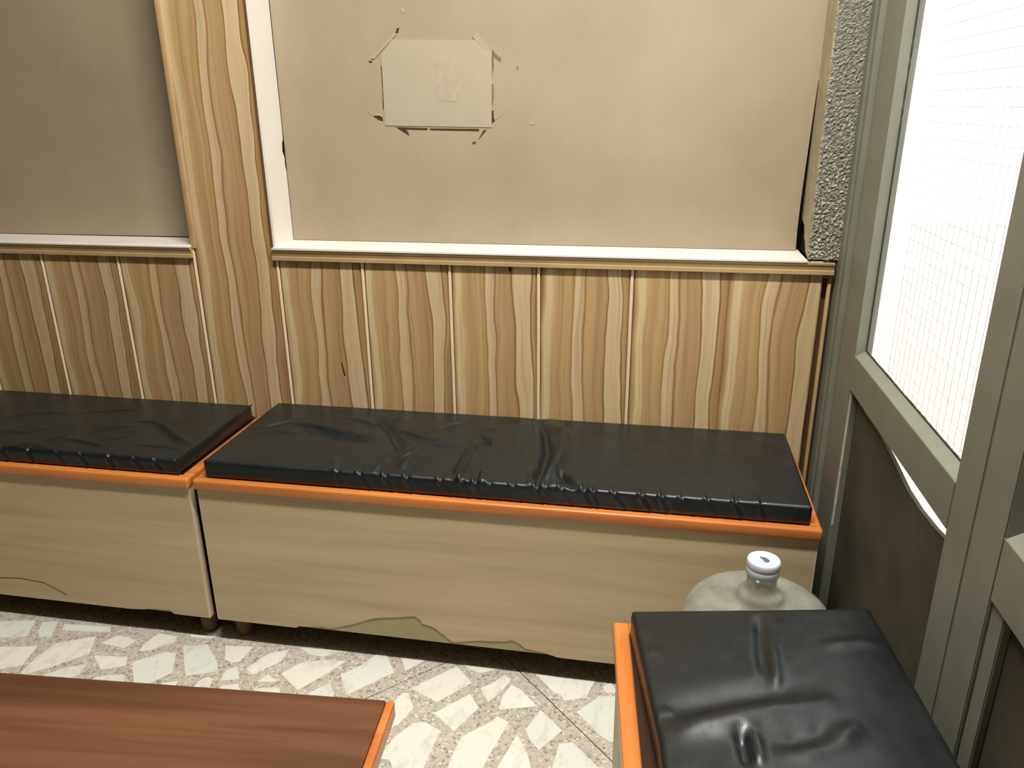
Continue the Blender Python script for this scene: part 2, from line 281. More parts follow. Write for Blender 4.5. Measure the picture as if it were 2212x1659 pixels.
# clear sheet glass: mostly lets light straight through, with a mirror share by angle
t = NT('clear_glass'); tr = t.node('ShaderNodeBsdfTransparent'); gl = t.node('ShaderNodeBsdfGlossy'); gl.inputs['Roughness'].default_value = .03
fr = t.node('ShaderNodeLayerWeight', i_Blend=.5); mx = t.node('ShaderNodeMixShader', i_0=t.ramp(fr.outputs[1], [(.3, G(.02)), (.8, G(.07)), (1, G(.6))]), i_1=tr.outputs[0], i_2=gl.outputs[0]); t.link(mx.outputs[0], t.out.inputs[0]); M['glass'] = t.m
# hazy polycarbonate bottle
t = NT('hazy_plastic'); v = t.obj()
tr = t.node('ShaderNodeBsdfTransparent'); tr.inputs[0].default_value = (.86, .88, .84, 1)
t.set(Base_Color=t.ramp(t.noise(v, 22, 4), [(.3, S(156, 158, 147)), (.7, S(198, 200, 190))]), Roughness=.16); t.b.inputs['Specular IOR Level'].default_value = .7
lw = t.node('ShaderNodeLayerWeight', i_Blend=.35)
mx = t.node('ShaderNodeMixShader', i_0=t.ramp(lw.outputs[1], [(0, G(.34)), (1, G(.78))]), i_1=tr.outputs[0], i_2=t.b.outputs[0]); t.link(mx.outputs[0], t.out.inputs[0]); M['hazy_plastic'] = t.m
t = plain('cap_plastic', S(200, 208, 218), .35, .5, var=.03); t.b.inputs['Subsurface Weight'].default_value = 0.0
plain('cap_hole', S(96, 106, 108), .4, .4)
t = NT('tube_glow'); em = t.node('ShaderNodeEmission'); em.inputs[0].default_value = (*LAMP_COLOR, 1); em.inputs[1].default_value = 6; t.link(em.outputs[0], t.out.inputs[0]); M['tube_glow'] = t.m

# ------------------------------------------------------------------ helpers
def new_obj(name, verts, faces, mat, parent=None, smooth=False, loc=None):
    me = bpy.data.meshes.new(name); me.from_pydata([tuple(v) for v in verts], [], faces); me.update()
    bm = bmesh.new(); bm.from_mesh(me); bmesh.ops.recalc_face_normals(bm, faces=bm.faces); bm.to_mesh(me); bm.free()
    if smooth:
        for p in me.polygons: p.use_smooth = True
    me.materials.append(M[mat]); o = bpy.data.objects.new(name, me); COL.objects.link(o)
    if parent: o.parent = parent
    if loc: o.location = loc
    return o
def empty(name, loc=(0, 0, 0), rz=0):
    o = bpy.data.objects.new(name, None); COL.objects.link(o); o.location = loc; o.rotation_euler = (0, 0, rz); o.empty_display_size = .1; return o
def tag(o, label=None, cat=None, group=None, kind=None):
    for k, v in (('label', label), ('category', cat), ('group', group), ('kind', kind)):
        if v: o[k] = v
    return o
BOXF = [(0, 1, 2, 3), (7, 6, 5, 4), (0, 4, 5, 1), (1, 5, 6, 2), (2, 6, 7, 3), (3, 7, 4, 0)]
def boxv(x0, x1, y0, y1, z0, z1): return [(x0, y0, z0), (x1, y0, z0), (x1, y1, z0), (x0, y1, z0), (x0, y0, z1), (x1, y0, z1), (x1, y1, z1), (x0, y1, z1)]
def box(name, x0, x1, y0, y1, z0, z1, mat, parent=None, bev=0, seg=2, loc=None):
    o = new_obj(name, boxv(x0, x1, y0, y1, z0, z1), BOXF, mat, parent, loc=loc)
    if bev:
        bm = bmesh.new(); bm.from_mesh(o.data)
        bmesh.ops.bevel(bm, geom=bm.edges[:], offset=bev, segments=seg, affect='EDGES', profile=.5)
        bm.to_mesh(o.data); bm.free()
        for p in o.data.polygons: p.use_smooth = True
        if hasattr(o.data, 'set_sharp_from_angle'): o.data.set_sharp_from_angle(angle=.7)
    return o
def prism(name, poly, fn, mat, parent=None):
    """poly extruded: fn(p, k) gives the 3-D point for side k = 0 / 1"""
    n = len(poly); v = [fn(p, 0) for p in poly] + [fn(p, 1) for p in poly]
    f = [tuple(range(n)), tuple(range(2*n-1, n-1, -1))] + [(i, (i+1) % n, n+(i+1) % n, n+i) for i in range(n)]
    o = new_obj(name, v, f, mat, parent)
    bm = bmesh.new(); bm.from_mesh(o.data); bmesh.ops.triangulate(bm, faces=[q for q in bm.faces if len(q.verts) > 4]); bm.to_mesh(o.data); bm.free()
    return o
def lathe(name, prof, mat, parent=None, n=64, loc=None, cap=False):
    v = []; f = []
    for r, z in prof:
        for k in range(n):
            a = 2*math.pi*k/n; v.append((r*math.cos(a), r*math.sin(a), z))
    for i in range(len(prof)-1):
        for k in range(n): f.append((i*n+k, i*n+(k+1) % n, (i+1)*n+(k+1) % n, (i+1)*n+k))
    if cap: f.append(tuple(range((len(prof)-1)*n, len(prof)*n))); f.append(tuple(range(n-1, -1, -1)))
    return new_obj(name, v, f, mat, parent, True, loc)

# ------------------------------------------------------------------ the setting
XL, YN, ZT = -2.2, -3.3, 2.7
REC = .099            # depth of the recessed wall board
ZLEDGE = .8524
wall = box('wall_back', XL-.1, 1.45, REC+.03, REC+.13, 0, ZT, 'void_dark'); tag(wall, 'beige back wall with striped wood dado', 'wall', kind='structure')
# recessed beige boards
GAP = [(1.2590, ZLEDGE+.001), (1.2575, .90), (1.2580, .96), (1.2590, 1.0), (1.2605, 1.05), (1.2620, 1.10), (1.2640, 1.16), (1.2655, 1.205), (1.2740, 1.212), (1.2765, 1.36), (1.277, 2.0), (1.277, ZT)]
poly = [(.066, ZLEDGE+.001)] + GAP + [(.066, ZT)]
prism('wall_board', poly, lambda p, k: (p[0], REC+.022*k, p[1]), 'wall', wall)
prism('wall_board', [(XL, ZLEDGE-.002), (-.15, ZLEDGE+.003), (-.15, ZT), (XL, ZT)], lambda p, k: (p[0], REC+.022*k, p[1]), 'wall', wall)
# striped boards of the dado, the one at x=-.152 runs on upwards as the pilaster between the recesses
GX = [-2.09, -1.874, -1.658, -1.442, -1.226, -1.01, -.7947, -.5786, -.3623, -.1522, .0642, .2774, .4886, .6955, .9044, 1.1120]
def board(x0, x1, z0, z1, name='dado_board', butt_l=False, butt_r=False):
    w = x1-x0; e = .0035
    L = [(.0002, 0), (.0002, .02)] if butt_l else [(.0045, .004), (.0045+e, 0)]
    Rr = [(w-.0002, 0), (w-.0002, .02)] if butt_r else [(w-.0045-e, 0), (w-.0045, .004), (w-.0045, .02)]
    prof = ([(.0002, 0)] if butt_l else L)+Rr+([(.0002, .02)] if butt_l else [(.0045, .02)])
    return prism(name, prof, lambda p, k: (p[0], p[1], (z0, z1)[k]), 'striped_wood_print', wall)
for i, x in enumerate(GX):
    nx = GX[i+1] if i < len(GX)-1 else 1.3085
    pil = i == 9
    o = board(0, nx-x, 0.02, ZT if pil else ZLEDGE-.004, 'pilaster_board' if pil else 'dado_board', i == 15, i == 14); o.location = (x, 0, 0)
    if i != 15:
        b = []; f = []; n = 8; top = ZLEDGE-.03 if i not in (9, 10) else ZLEDGE-.006-.013*(i == 10)
        for k in range(n+1):
            a = math.pi*k/n
            b += [(-.0042*math.cos(a), .0025-.0042*math.sin(a), .03), (-.0042*math.cos(a), .0025-.0042*math.sin(a), top)]
        for k in range(n): f.append((2*k, 2*k+1, 2*k+3, 2*k+2))
        new_obj('groove_bead', b, f, 'bead_pale', wall, True, (x, 0, 0))
box('pilaster_core', -.15, .062, .02, REC+.03, 0, ZT, 'void_dark', wall)
box('dado_backing', XL, 1.33, .02, REC+.03, 0, ZLEDGE-.02, 'brown_panel', wall)
# corner strip beside the window frame
box('corner_bead', 1.3150, 1.3225, .001, .012, .02, ZLEDGE-.02, 'ledge_wood', wall, .002)
# rough plaster pier face right of the recess, cream reveal with chipped edge
rp = random.Random(4)
v = []; f = []; nx_, nz_ = 26, 300; x0, x1, z0, z1 = 1.2668, 1.335, ZLEDGE, 1.62
from mathutils import noise as mnoise
for j in range(nz_+1):
    for i in range(nx_+1):
        x = x0+(x1-x0)*i/nx_; z = z0+(z1-z0)*j/nz_
        if i == 0: x += .0016*mnoise.noise(Vector((3, z*90, 1)))+.001*mnoise.noise(Vector((9, z*260, 1)))
        k = max(.45, 1-(z-.9)*1.3)
        h = .0030*k*mnoise.noise(Vector((x*230, 0, z*190)))+.0016*mnoise.noise(Vector((x*520, 4, z*480)))
        v.append((x, -.001+h, z))
for j in range(nz_):
    for i in range(nx_): a = j*(nx_+1)+i; f.append((a, a+1, a+nx_+2, a+nx_+1))
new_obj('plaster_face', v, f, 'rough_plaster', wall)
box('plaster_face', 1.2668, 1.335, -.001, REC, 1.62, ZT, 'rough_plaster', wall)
rev = [(0.0, ZLEDGE+.004), (.03, ZLEDGE+.012), (.045, ZLEDGE+.03), (.06, ZLEDGE+.035), (.075, ZLEDGE+.06), (REC+.02, ZLEDGE+.07), (REC+.02, ZT), (0.0, ZT)]
prism('reveal_board', rev, lambda p, k: (1.2668+.004*k, p[0]-.001, p[1]), 'cream_reveal', wall)
box('pier_core', 1.2712, 1.335, .003, REC+.03, ZLEDGE, ZT, 'void_dark', wall)
# small gouges in the boards
prism('gouge', [(GA[0][0]-.0012, GA[0][1]), (GA[0][0]+.0012, GA[0][1]-.002), (GA[1][0]+.001, GA[1][1]+.004), (GA[1][0]-.0025, GA[1][1]), (GA[0][0]+.001, GA[0][1]-.018)], lambda p, k: (p[0], -.0004+.001*k, p[1]), 'dark_board', wall)
prism('gouge', [(GA[1][0]-.004, GA[1][1]+.006), (GA[1][0]-.0025, GA[1][1]), (GA[1][0]+.001, GA[1][1]-.002), (GA[1][0]-.003, GA[1][1]-.002)], lambda p, k: (p[0], -.0005+.001*k, p[1]), 'pale_edge', wall)
prism('knot_hole', [(GB[0]+.005*math.cos(a)*.6, GB[1]+.008*math.sin(a)) for a in (0, 1, 2.1, 3.1, 4.2, 5.3)], lambda p, k: (p[0], -.0004+.001*k, p[1]), 'dark_board', wall)
# trims
def ledge(name, x0, x1, mitre, label, xtop=None):
    root = empty(name); tag(root, label, 'trim', kind='structure')
    prof = [(-.0125, ZLEDGE-.0062), (-.0120, ZLEDGE-.010), (-.0100, ZLEDGE-.013), (-.0085, ZLEDGE-.018), (-.0075, ZLEDGE-.0215), (-.0105, ZLEDGE-.0225), (-.0105, ZLEDGE-.0305), (0, ZLEDGE-.0305), (0, ZLEDGE-.0062)]
    o = prism('nosing', prof, lambda p, k: ((x0-(.004 if mitre else 0), x1)[k], p[0], p[1]), 'ledge_wood', root)
    box('shelf_top', x0, xtop or x1, -.0145, REC+.02, ZLEDGE-.006, ZLEDGE, 'cream_paint', root, .0012, 1)
    return root
ledge('trim_1', .0615, 1.3225, True, 'cream ledge with wood nosing above right dado', 1.2668)
ledge('trim_2', XL, -.1515, False, 'cream ledge with wood nosing above left dado')
# white jamb board on the right side of the pilaster, chipped where it meets the recess
jb = [(-.0005, ZLEDGE), (REC-.0015, ZLEDGE), (REC-.0018, 1.02), (REC-.005, 1.03), (REC-.004, 1.05), (REC-.012, 1.065), (REC-.009, 1.085), (REC-.004, 1.09), (REC-.002, 1.11), (REC-.0025, 1.3), (REC-.003, ZT), (-.0005, ZT)]
o = prism('trim_3', jb, lambda p, k: (.0600+.0055*k, p[0], p[1]), 'cream_paint'); tag(o, 'white painted jamb board on right side of pilaster', 'trim', kind='structure')
o = box('trim_4', -.1545, -.1405, -.0045, .05, ZLEDGE-.008, ZT, 'trim_cream', bev=.002); tag(o, 'narrow cream strip on left edge of pilaster', 'trim', kind='structure')
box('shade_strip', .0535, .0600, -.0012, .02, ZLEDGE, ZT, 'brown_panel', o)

# rest of the room
tag(box('wall_left', XL-.1, XL, YN, .13, 0, ZT, 'room_paint'), 'beige side wall far left', 'wall', kind='structure')
tag(box('wall_near', XL-.1, 1.45, YN-.1, YN, 0, ZT, 'room_paint'), 'beige wall behind the viewer', 'wall', kind='structure')
tag(box('ceiling', XL-.1, 1.5, YN-.1, .23, ZT, ZT+.1, 'ceiling_paint'), 'off-white ceiling', 'ceiling', kind='structure')

# floor: cast terrazzo panels set diagonally, marble pieces laid in
floor = box('floor', XL-.1, 1.45, YN-.1, .2, -.06, -.003, 'void_dark'); tag(floor, 'grey terrazzo floor with large white marble pieces', 'floor', kind='structure')
def clip(poly, nx, ny, c):      # keep nx*x+ny*y <= c
    out = []
    for i, p in enumerate(poly):
        q = poly[(i+1) % len(poly)]; dp = nx*p[0]+ny*p[1]-c; dq = nx*q[0]+ny*q[1]-c
        if dp <= 0: out.append(p)
        if dp*dq < 0: tt = dp/(dp-dq); out.append((p[0]+tt*(q[0]-p[0]), p[1]+tt*(q[1]-p[1])))
    return out
R2 = math.sqrt(.5); PAN = 1.2
U0 = (.7107-.3522)*R2; V0 = (.4025+.4812)*R2+.006      # joint lines u = (x+y)/sqrt2, v = (x-y)/sqrt2
rect = [(XL, YN), (1.33, YN), (1.33, .03), (XL, .03)]
panels = []
for a in range(-4, 3):
    for b in range(-3, 4):
        u0, u1, v0, v1 = U0+a*PAN, U0+(a+1)*PAN, V0+b*PAN, V0+(b+1)*PAN
        g = .0011; P = rect
        for nx, ny, c in ((R2, R2, u1-g), (-R2, -R2, -(u0+g)), (R2, -R2, v1-g), (-R2, R2, -(v0+g))):
            P = clip(P, nx, ny, c)
            if len(P) < 3: break
        if len(P) >= 3:
            panels.append((u0, u1, v0, v1))
            prism('terrazzo_panel', P, lambda p, k: (p[0], p[1], -.02*(1-k)), 'terrazzo', floor)
def inside(p, poly):
    r = False
    for i in range(len(poly)):
        a, b = poly[i], poly[i-1]
        if (a[1] > p[1]) != (b[1] > p[1]) and p[0] < (b[0]-a[0])*(p[1]-a[1])/(b[1]-a[1])+a[0]: r = not r
    return r
def chip_mesh(poly):
    cx = sum(p[0] for p in poly)/len(poly); cy = sum(p[1] for p in poly)/len(poly)
    return prism('marble_piece', [(p[0]-cx, p[1]-cy) for p in poly], lambda p, k: (p[0], p[1], -.003*(1-k)+.0005*k), 'marble', floor), cx, cy
for poly in CHIPS:
    o, cx, cy = chip_mesh(poly); o.location = (cx, cy, 0)
rg = random.Random(11); seeds = []; sp = .098
for i in range(int((1.33-XL)/sp)+1):
    for j in range(int((.03-YN)/sp)+1):
        seeds.append((XL+(i+.5+rg.uniform(-.38, .38)+.25*(j % 2))*sp, YN+(j+.5+rg.uniform(-.38, .38))*sp))
cells = []
for i, s in enumerate(seeds):
    P = [(s[0]-.1, s[1]-.1), (s[0]+.1, s[1]-.1), (s[0]+.1, s[1]+.1), (s[0]-.1, s[1]+.1)]; ins = rg.uniform(.008, .014)
    for j, q in enumerate(seeds):
        dx, dy = q[0]-s[0], q[1]-s[1]; d2 = dx*dx+dy*dy
        if i == j or d2 > .06: continue
        d = math.sqrt(d2); P = clip(P, dx/d, dy/d, (dx*(s[0]+q[0])/2+dy*(s[1]+q[1])/2)/d-ins)
        if len(P) < 3: break
    if len(P) < 3: continue
    for u0, u1, v0, v1 in panels:
        u, w = (s[0]+s[1])*R2, (s[0]-s[1])*R2
        if u0 <= u < u1 and v0 <= w < v1:
            for nx, ny, c in ((R2, R2, u1-.008), (-R2, -R2, -u0-.008), (R2, -R2, v1-.008), (-R2, R2, -v0-.008)):
                P = clip(P, nx, ny, c)
    for nx, ny, c in ((1, 0, 1.32), (-1, 0, -XL-.01), (0, 1, .02), (0, -1, -YN-.01)): P = clip(P, nx, ny, c)
    if len(P) < 3: continue
    ar = abs(sum(P[k-1][0]*P[k][1]-P[k][0]*P[k-1][1] for k in range(len(P))))/2
    if ar < .0006: continue
    c = (sum(p[0] for p in P)/len(P), sum(p[1] for p in P)/len(P))
    if any(inside(q, FLOOR_SEEN) for q in P+[c]): continue
    if any(any(inside(q, T) for q in P+[c]) or any(inside(q, P) for q in T) for T in CHIPS): continue
    cells.append(((c[0]-.45)**2+(c[1]+.75)**2, P))
cells.sort(key=lambda q: q[0])
for d, P in cells[:240]:
    o, cx, cy = chip_mesh(P); o.location = (cx, cy, 0)
v = []; f = []
for d, P in cells[240:]:
    n = len(v); v += [(p[0], p[1], .0005) for p in P]; f.append(tuple(range(n, n+len(P))))
tag(new_obj('marble_pieces', v, f, 'marble', floor), 'further white marble pieces in terrazzo', kind='stuff')

# aluminium window partition on the right: s runs from the corner towards the viewer, d outwards
KY = .012
def WP(s, d, z): return (1.325+d+KY*s, -s+KY*d, z)
def wbox(name, s0, s1, d0, d1, z0, z1, mat, parent, bev=.0015):
    v = [WP(s, d, z) for z in (z0, z1) for s, d in ((s0, d0), (s1, d0), (s1, d1), (s0, d1))]
    o = new_obj(name, v, BOXF, mat, parent)
    if bev:
        bm = bmesh.new(); bm.from_mesh(o.data); bmesh.ops.bevel(bm, geom=bm.edges[:], offset=bev, segments=2, affect='EDGES'); bm.to_mesh(o.data); bm.free()
    return o
ZW = 2.12
wr = empty('wall_right'); tag(wr, 'grey aluminium partition wall with windows', 'wall', kind='structure')
wbox('upper_wall', -.03, 3.4, 0, .10, ZW+.06, ZT, 'room_paint', wr, 0)
wbox('rear_wall', 1.475, 3.4, 0, .10, 0, ZW+.06, 'room_paint', wr, 0)
wbox('head_rail', -.03, 1.475, 0, .03, ZW, ZW+.06, 'aluminium', wr)
w1 = empty('window_1', WP(.45, 0, 0)); w1.location = (0, 0, 0); tag(w1, 'bright aluminium window beside the corner with wire mesh outside', 'window', kind='structure')
# jamb against the wall, shallow channel profile
jp = [(-.02, .004), (.030, .004), (.034, .007), (.066, .007), (.070, .002), (.075, .002), (.082, .011), (.130, .011), (.134, .03), (.134, .05), (-.02, .05)]
prism('jamb', jp, lambda p, k: WP(p[0], p[1], (0, ZW)[k]), 'aluminium', w1)
wbox('stile', .1365, .240, 0, .030, .0, ZW, 'aluminium', w1)
wbox('stile', .763, .830, 0, .030, .0, ZW, 'aluminium', w1)
wbox('rail', .240, .763, 0, .030, .650, .7165, 'aluminium', w1)
prism('glazing_bead', [(0, .7165), (.001, .7180), (.016, .7285), (.018, .7285), (.018, .7165)], lambda p, k: WP((.240, .763)[k], p[0], p[1]), 'aluminium', w1)
prism('glazing_bead', [(.240, 0.001), (.2425, 0), (.2455, .016), (.2455, .018), (.240, .018)], lambda p, k: WP(p[0], p[1], (.7165, ZW)[k]), 'aluminium', w1)
# perished rubber gasket along the glass edge
rr = random.Random(8); gp = [(.7285, .2455)]; z = .73
pts = []
while z < ZW:
    wv = .0030 if not 1.12 < z < 1.26 else rr.choice((.0006, .0028, .0008, .0030))
    pts.append((z, .2455+wv)); z += rr.uniform(.006, .014)
poly = [(.2450, .7285)]+[(s, z) for z, s in pts]+[(.2450, pts[-1][0])]
prism('gasket', poly, lambda p, k: WP(p[0], .0165+.002*k, p[1]), 'rubber_dark', w1)
poly = [(.2455, .7275)]; s = .25
top = []
while s < .76: top.append((s, .7285+rr.choice((.0022, .0026, .0031)))); s += rr.uniform(.006, .014)
prism('gasket', [(.2455, .7280)]+[(.2455, .7310)]+top+[(.762, .7305), (.762, .7280)], lambda p, k: WP(p[0], .0165+.002*k, p[1]), 'rubber_dark', w1)
wbox('pane', .2415, .7625, .0185, .0225, .7170, ZW, 'glass', w1, 0)
# lower board, slipped down and bowed at the top
top = [(.262, .652)]+[(.285, .6455)]+PANEL_TOP+[(.7625, .625)]
prism('lower_board', top+[(.7625, .02), (.262, .02)], lambda p, k: WP(p[0], .012+.006*k, p[1]), 'lower_board', w1)
wbox('rebate', .2415, .2615, .017, .030, .02, .650, 'void_dark', w1, 0)
wbox('bottom_rail', .240, .763, 0, .030, 0, .07, 'aluminium', w1)
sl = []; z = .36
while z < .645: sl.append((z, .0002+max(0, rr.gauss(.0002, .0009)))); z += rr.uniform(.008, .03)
prism('stile_glint', [(.2402, .36)]+[(.2402+w, z) for z, w in sl]+[(.2402, .645)], lambda p, k: WP(p[0], .002+.004*k, p[1]), 'stile_glint', w1)  # thin broken pale strip added as a light glint along the stile edge
dk = [(.756, .60), (.7625, .60), (.7625, .50), (.7605, .50), (.757, .535), (.753, .55), (.754, .575)]
prism('chipped_edge', dk, lambda p, k: WP(p[0], .0105+.0015*k, p[1]), 'rubber_dark', w1)
# welded wire mesh fixed outside the glass
v = []; f = []
def wire(a, b, r=.0005):
    n = len(v); ax = (Vector(b)-Vector(a)).normalized(); p = ax.cross(Vector((1, .3, .2))).normalized(); q = ax.cross(p)
    for e in (a, b):
        for k in range(4): v.append(tuple(Vector(e)+r*(math.cos(k*math.pi/2)*p+math.sin(k*math.pi/2)*q)))
    for k in range(4): f.append((n+k, n+(k+1) % 4, n+4+(k+1) % 4, n+4+k))
for i in range(24): s = .20+i*.025; wire(WP(s, .075, .62), WP(s, .075, ZW))
for i in range(60): z = .63+i*.025; wire(WP(.19, .0766, z), WP(.80, .0766, z))
tag(new_obj('wire_mesh', v, f, 'wire', w1), 'thin welded wire mesh outside the glass', kind='stuff')
w2 = empty('window_2'); tag(w2, 'second window bay with dull grey-green pane at right edge', 'window', kind='structure')
wbox('stile', .8325, .905, 0, .030, 0, ZW, 'aluminium', w2)
wbox('stile', 1.40, 1.475, 0, .030, 0, ZW, 'aluminium', w2)
wbox('rail', .905, 1.40, 0, .030, .645, .722, 'aluminium', w2)
prism('glazing_bead', [(0, .722), (.001, .7235), (.016, .734), (.018, .734), (.018, .722)], lambda p, k: WP((.905, 1.40)[k], p[0], p[1]), 'aluminium', w2)
prism('glazing_bead', [(.905, .001), (.9075, 0), (.9105, .016), (.9105, .018), (.905, .018)], lambda p, k: WP(p[0], p[1], (.722, ZW)[k]), 'aluminium', w2)
wbox('pane', .905, 1.40, .0185, .0235, .722, ZW, 'grey_infill', w2, 0)
wbox('lower_board', .905, 1.40, .014, .020, .02, .646, 'lower_board', w2, 0)
wbox('post', .905, .935, .004, .014, .0, .645, 'aluminium', w2)

# outside: pale pebbled yard and a pale facade across it
tag(box('ground', 1.36, 9, -9, 8, -.25, -.15, 'pebbles'), 'pale pebbled yard outside the window', 'ground', kind='structure')
tag(box('wall_outside', 7.0, 7.3, -9, 8, -.15, 1.0, 'facade'), 'pale low boundary wall across the yard', 'wall', kind='structure')

# lamp (out of the picture): ceiling batten behind the viewer
def tube_lamp(label, loc, rot, power):
    lamp = empty('tube_lamp', loc); lamp.rotation_euler = rot; tag(lamp, label, 'lamp')
    box('batten', -.62, .62, -.035, .035, -.045, 0, 'lamp_body', lamp, .006)
    new_obj('tube', [(x, .017*math.cos(k*math.pi/6), -.075+.017*math.sin(k*math.pi/6)) for x in (-.58, .58) for k in range(12)], [(k, (k+1) % 12, 12+(k+1) % 12, 12+k) for k in range(12)], 'tube_glow', lamp, True)
    for sx in (-1, 1): box('end_holder', sx*.58-.02, sx*.58+.02, -.02, .02, -.10, -.045, 'lamp_body', lamp, .004)
    ld = bpy.data.lights.new('tube_light', 'AREA'); ld.shape = 'RECTANGLE'; ld.size = 1.16; ld.size_y = .12; ld.energy = power; ld.color = LAMP_COLOR
    lo = bpy.data.objects.new('tube_light', ld); COL.objects.link(lo); lo.parent = lamp; lo.location = (0, 0, -.11)
tube_lamp('warm white tube lamp on the ceiling above the benches', (.88, -.95, ZT), (0, 0, 0), LAMP_POWER)

# ------------------------------------------------------------------ benches
ZB = .42; ZBOT = .0634; D = .377
def jag(pts, amp, rnd): return [(x+rnd.uniform(-amp, amp), z+rnd.uniform(-amp, amp)) for x, z in pts]
def bench(name, x0, x1, label, tear=None, crack=None, origin=None, rz=0, end='pale_edge', lam='bench_laminate', wall_gap=.012, deep=D):
    """bench whose front is at y=-deep, along x; returns its root"""
    root = empty(name, origin or (0, 0, 0), rz); tag(root, label, 'bench', 'long low benches with orange edging')
    yf = -deep+.008; rn = random.Random(3)
    # board behind the laminate
    box('front_board', x0+.004, x1-.004, yf+.0018, yf+.018, ZBOT+(.004 if tear else 0), ZB-.02, 'tear_board', root)
    # laminate sheet with broken lower edge
    outline = [(x0+.002, ZBOT)]
    if tear:
        tt = [p for p in tear if p[0] > x0+.01]
        fine = []
        for a, b in zip(tt, tt[1:]):
            for k in range(3):
                fine.append((a[0]+(b[0]-a[0])*k/3+rn.uniform(-.0012, .0012), max(ZBOT+.0003, a[1]+(b[1]-a[1])*k/3+rn.uniform(-.0009, .0009))))
        fine.append((tt[-1][0], ZBOT))
        if tt[0][1] > ZBOT+.002 and tt[0][0] > x0+.1: outline.append((tt[0][0]-.004, ZBOT))
        outline += [(fine[0][0], max(ZBOT, fine[0][1]))]+fine[1:]
    outline += [(x1-.002, ZBOT), (x1-.002, ZB-.02), (x0+.002, ZB-.02)]
    prism('laminate_sheet', outline, lambda p, k: (p[0], yf+.0018*k, p[1]), lam, root)
    if crack:
        ln = [(x, z+.0009) for x, z in crack]+[(x, z-.0009) for x, z in reversed(crack)]
        prism('crack', ln, lambda p, k: (p[0], yf-.0003+.0005*k, p[1]), 'tape_brown', root)
    for xa in (x0, x1): 
        s = 1 if xa == x0 else -1
        xi = sorted((xa, xa+s*.0022)); box('edge_band', xi[0], xi[1], yf+.0002, yf+.0178, ZBOT, ZB-.02, end, root)
        xi = sorted((xa+s*.003, xa+s*.018)); box('side_panel', xi[0], xi[1], yf+.018, -wall_gap, ZBOT, ZB-.02, 'dark_board' if end == 'pale_edge' else lam, root)
    box('back_panel', x0+.018, x1-.018, -wall_gap-.016, -wall_gap, ZBOT, ZB-.02, 'dark_board', root)
    box('seat_board', x0+.01, x1-.01, yf+.012, -wall_gap-.002, ZB-.018, ZB-.004, 'dark_board', root)
    t = .023
    def rail(nm, a, b, c, d): return box(nm, a, b, c, d, ZB-t, ZB, 'orange_varnish', root, .0045, 3)
    rail('edge_trim', x0-.004, x1+.004, -deep, -deep+.024)
    rail('edge_trim', x0-.0038, x0+.02, -deep+.0235, -wall_gap); rail('edge_trim', x1-.02, x1+.0038, -deep+.0235, -wall_gap)
    for fx in (x0+.035, x1-.035):
        for fy in (-deep+.055, -wall_gap-.05):
            prof = [(.012, 0), (.017, .001), (.019, .006), (.0205, ZBOT), ]
            lathe('foot', prof, 'foot_wood', root, 16, (fx, fy, 0), True)
    return root
XG = .0124
bench('bench', XG, 1.2799, 'pale wood bench against the dado, right of the gap, peeled along its lower edge', TEAR1)
bench('bench', XG-.0195-1.27, XG-.0195, 'pale wood bench at left edge of the photo, left of the pilaster gap', TEAR2, CRACK2)
# third bench stands by the window, turned a little: its front faces left (-x)
RZ3 = math.radians(-90+5.8); L3 = .43
# local: x along the front from the near... front normal is local -y; rotate so that local -y points to world -x
O3 = Vector((.9183, -.7086, 0))
ang = math.radians(-90+5.75)
rot = Matrix.Rotation(ang, 4, 'Z')
# local point of the far front corner is (0, -D): place it on O3
off = O3-rot @ Vector((-.004, -D, 0))
bench('bench', 0, L3, 'short pale wood bench beside the window, nearest the viewer', None, None, tuple(off), ang, end='bench_laminate_y', lam='bench_laminate_y')

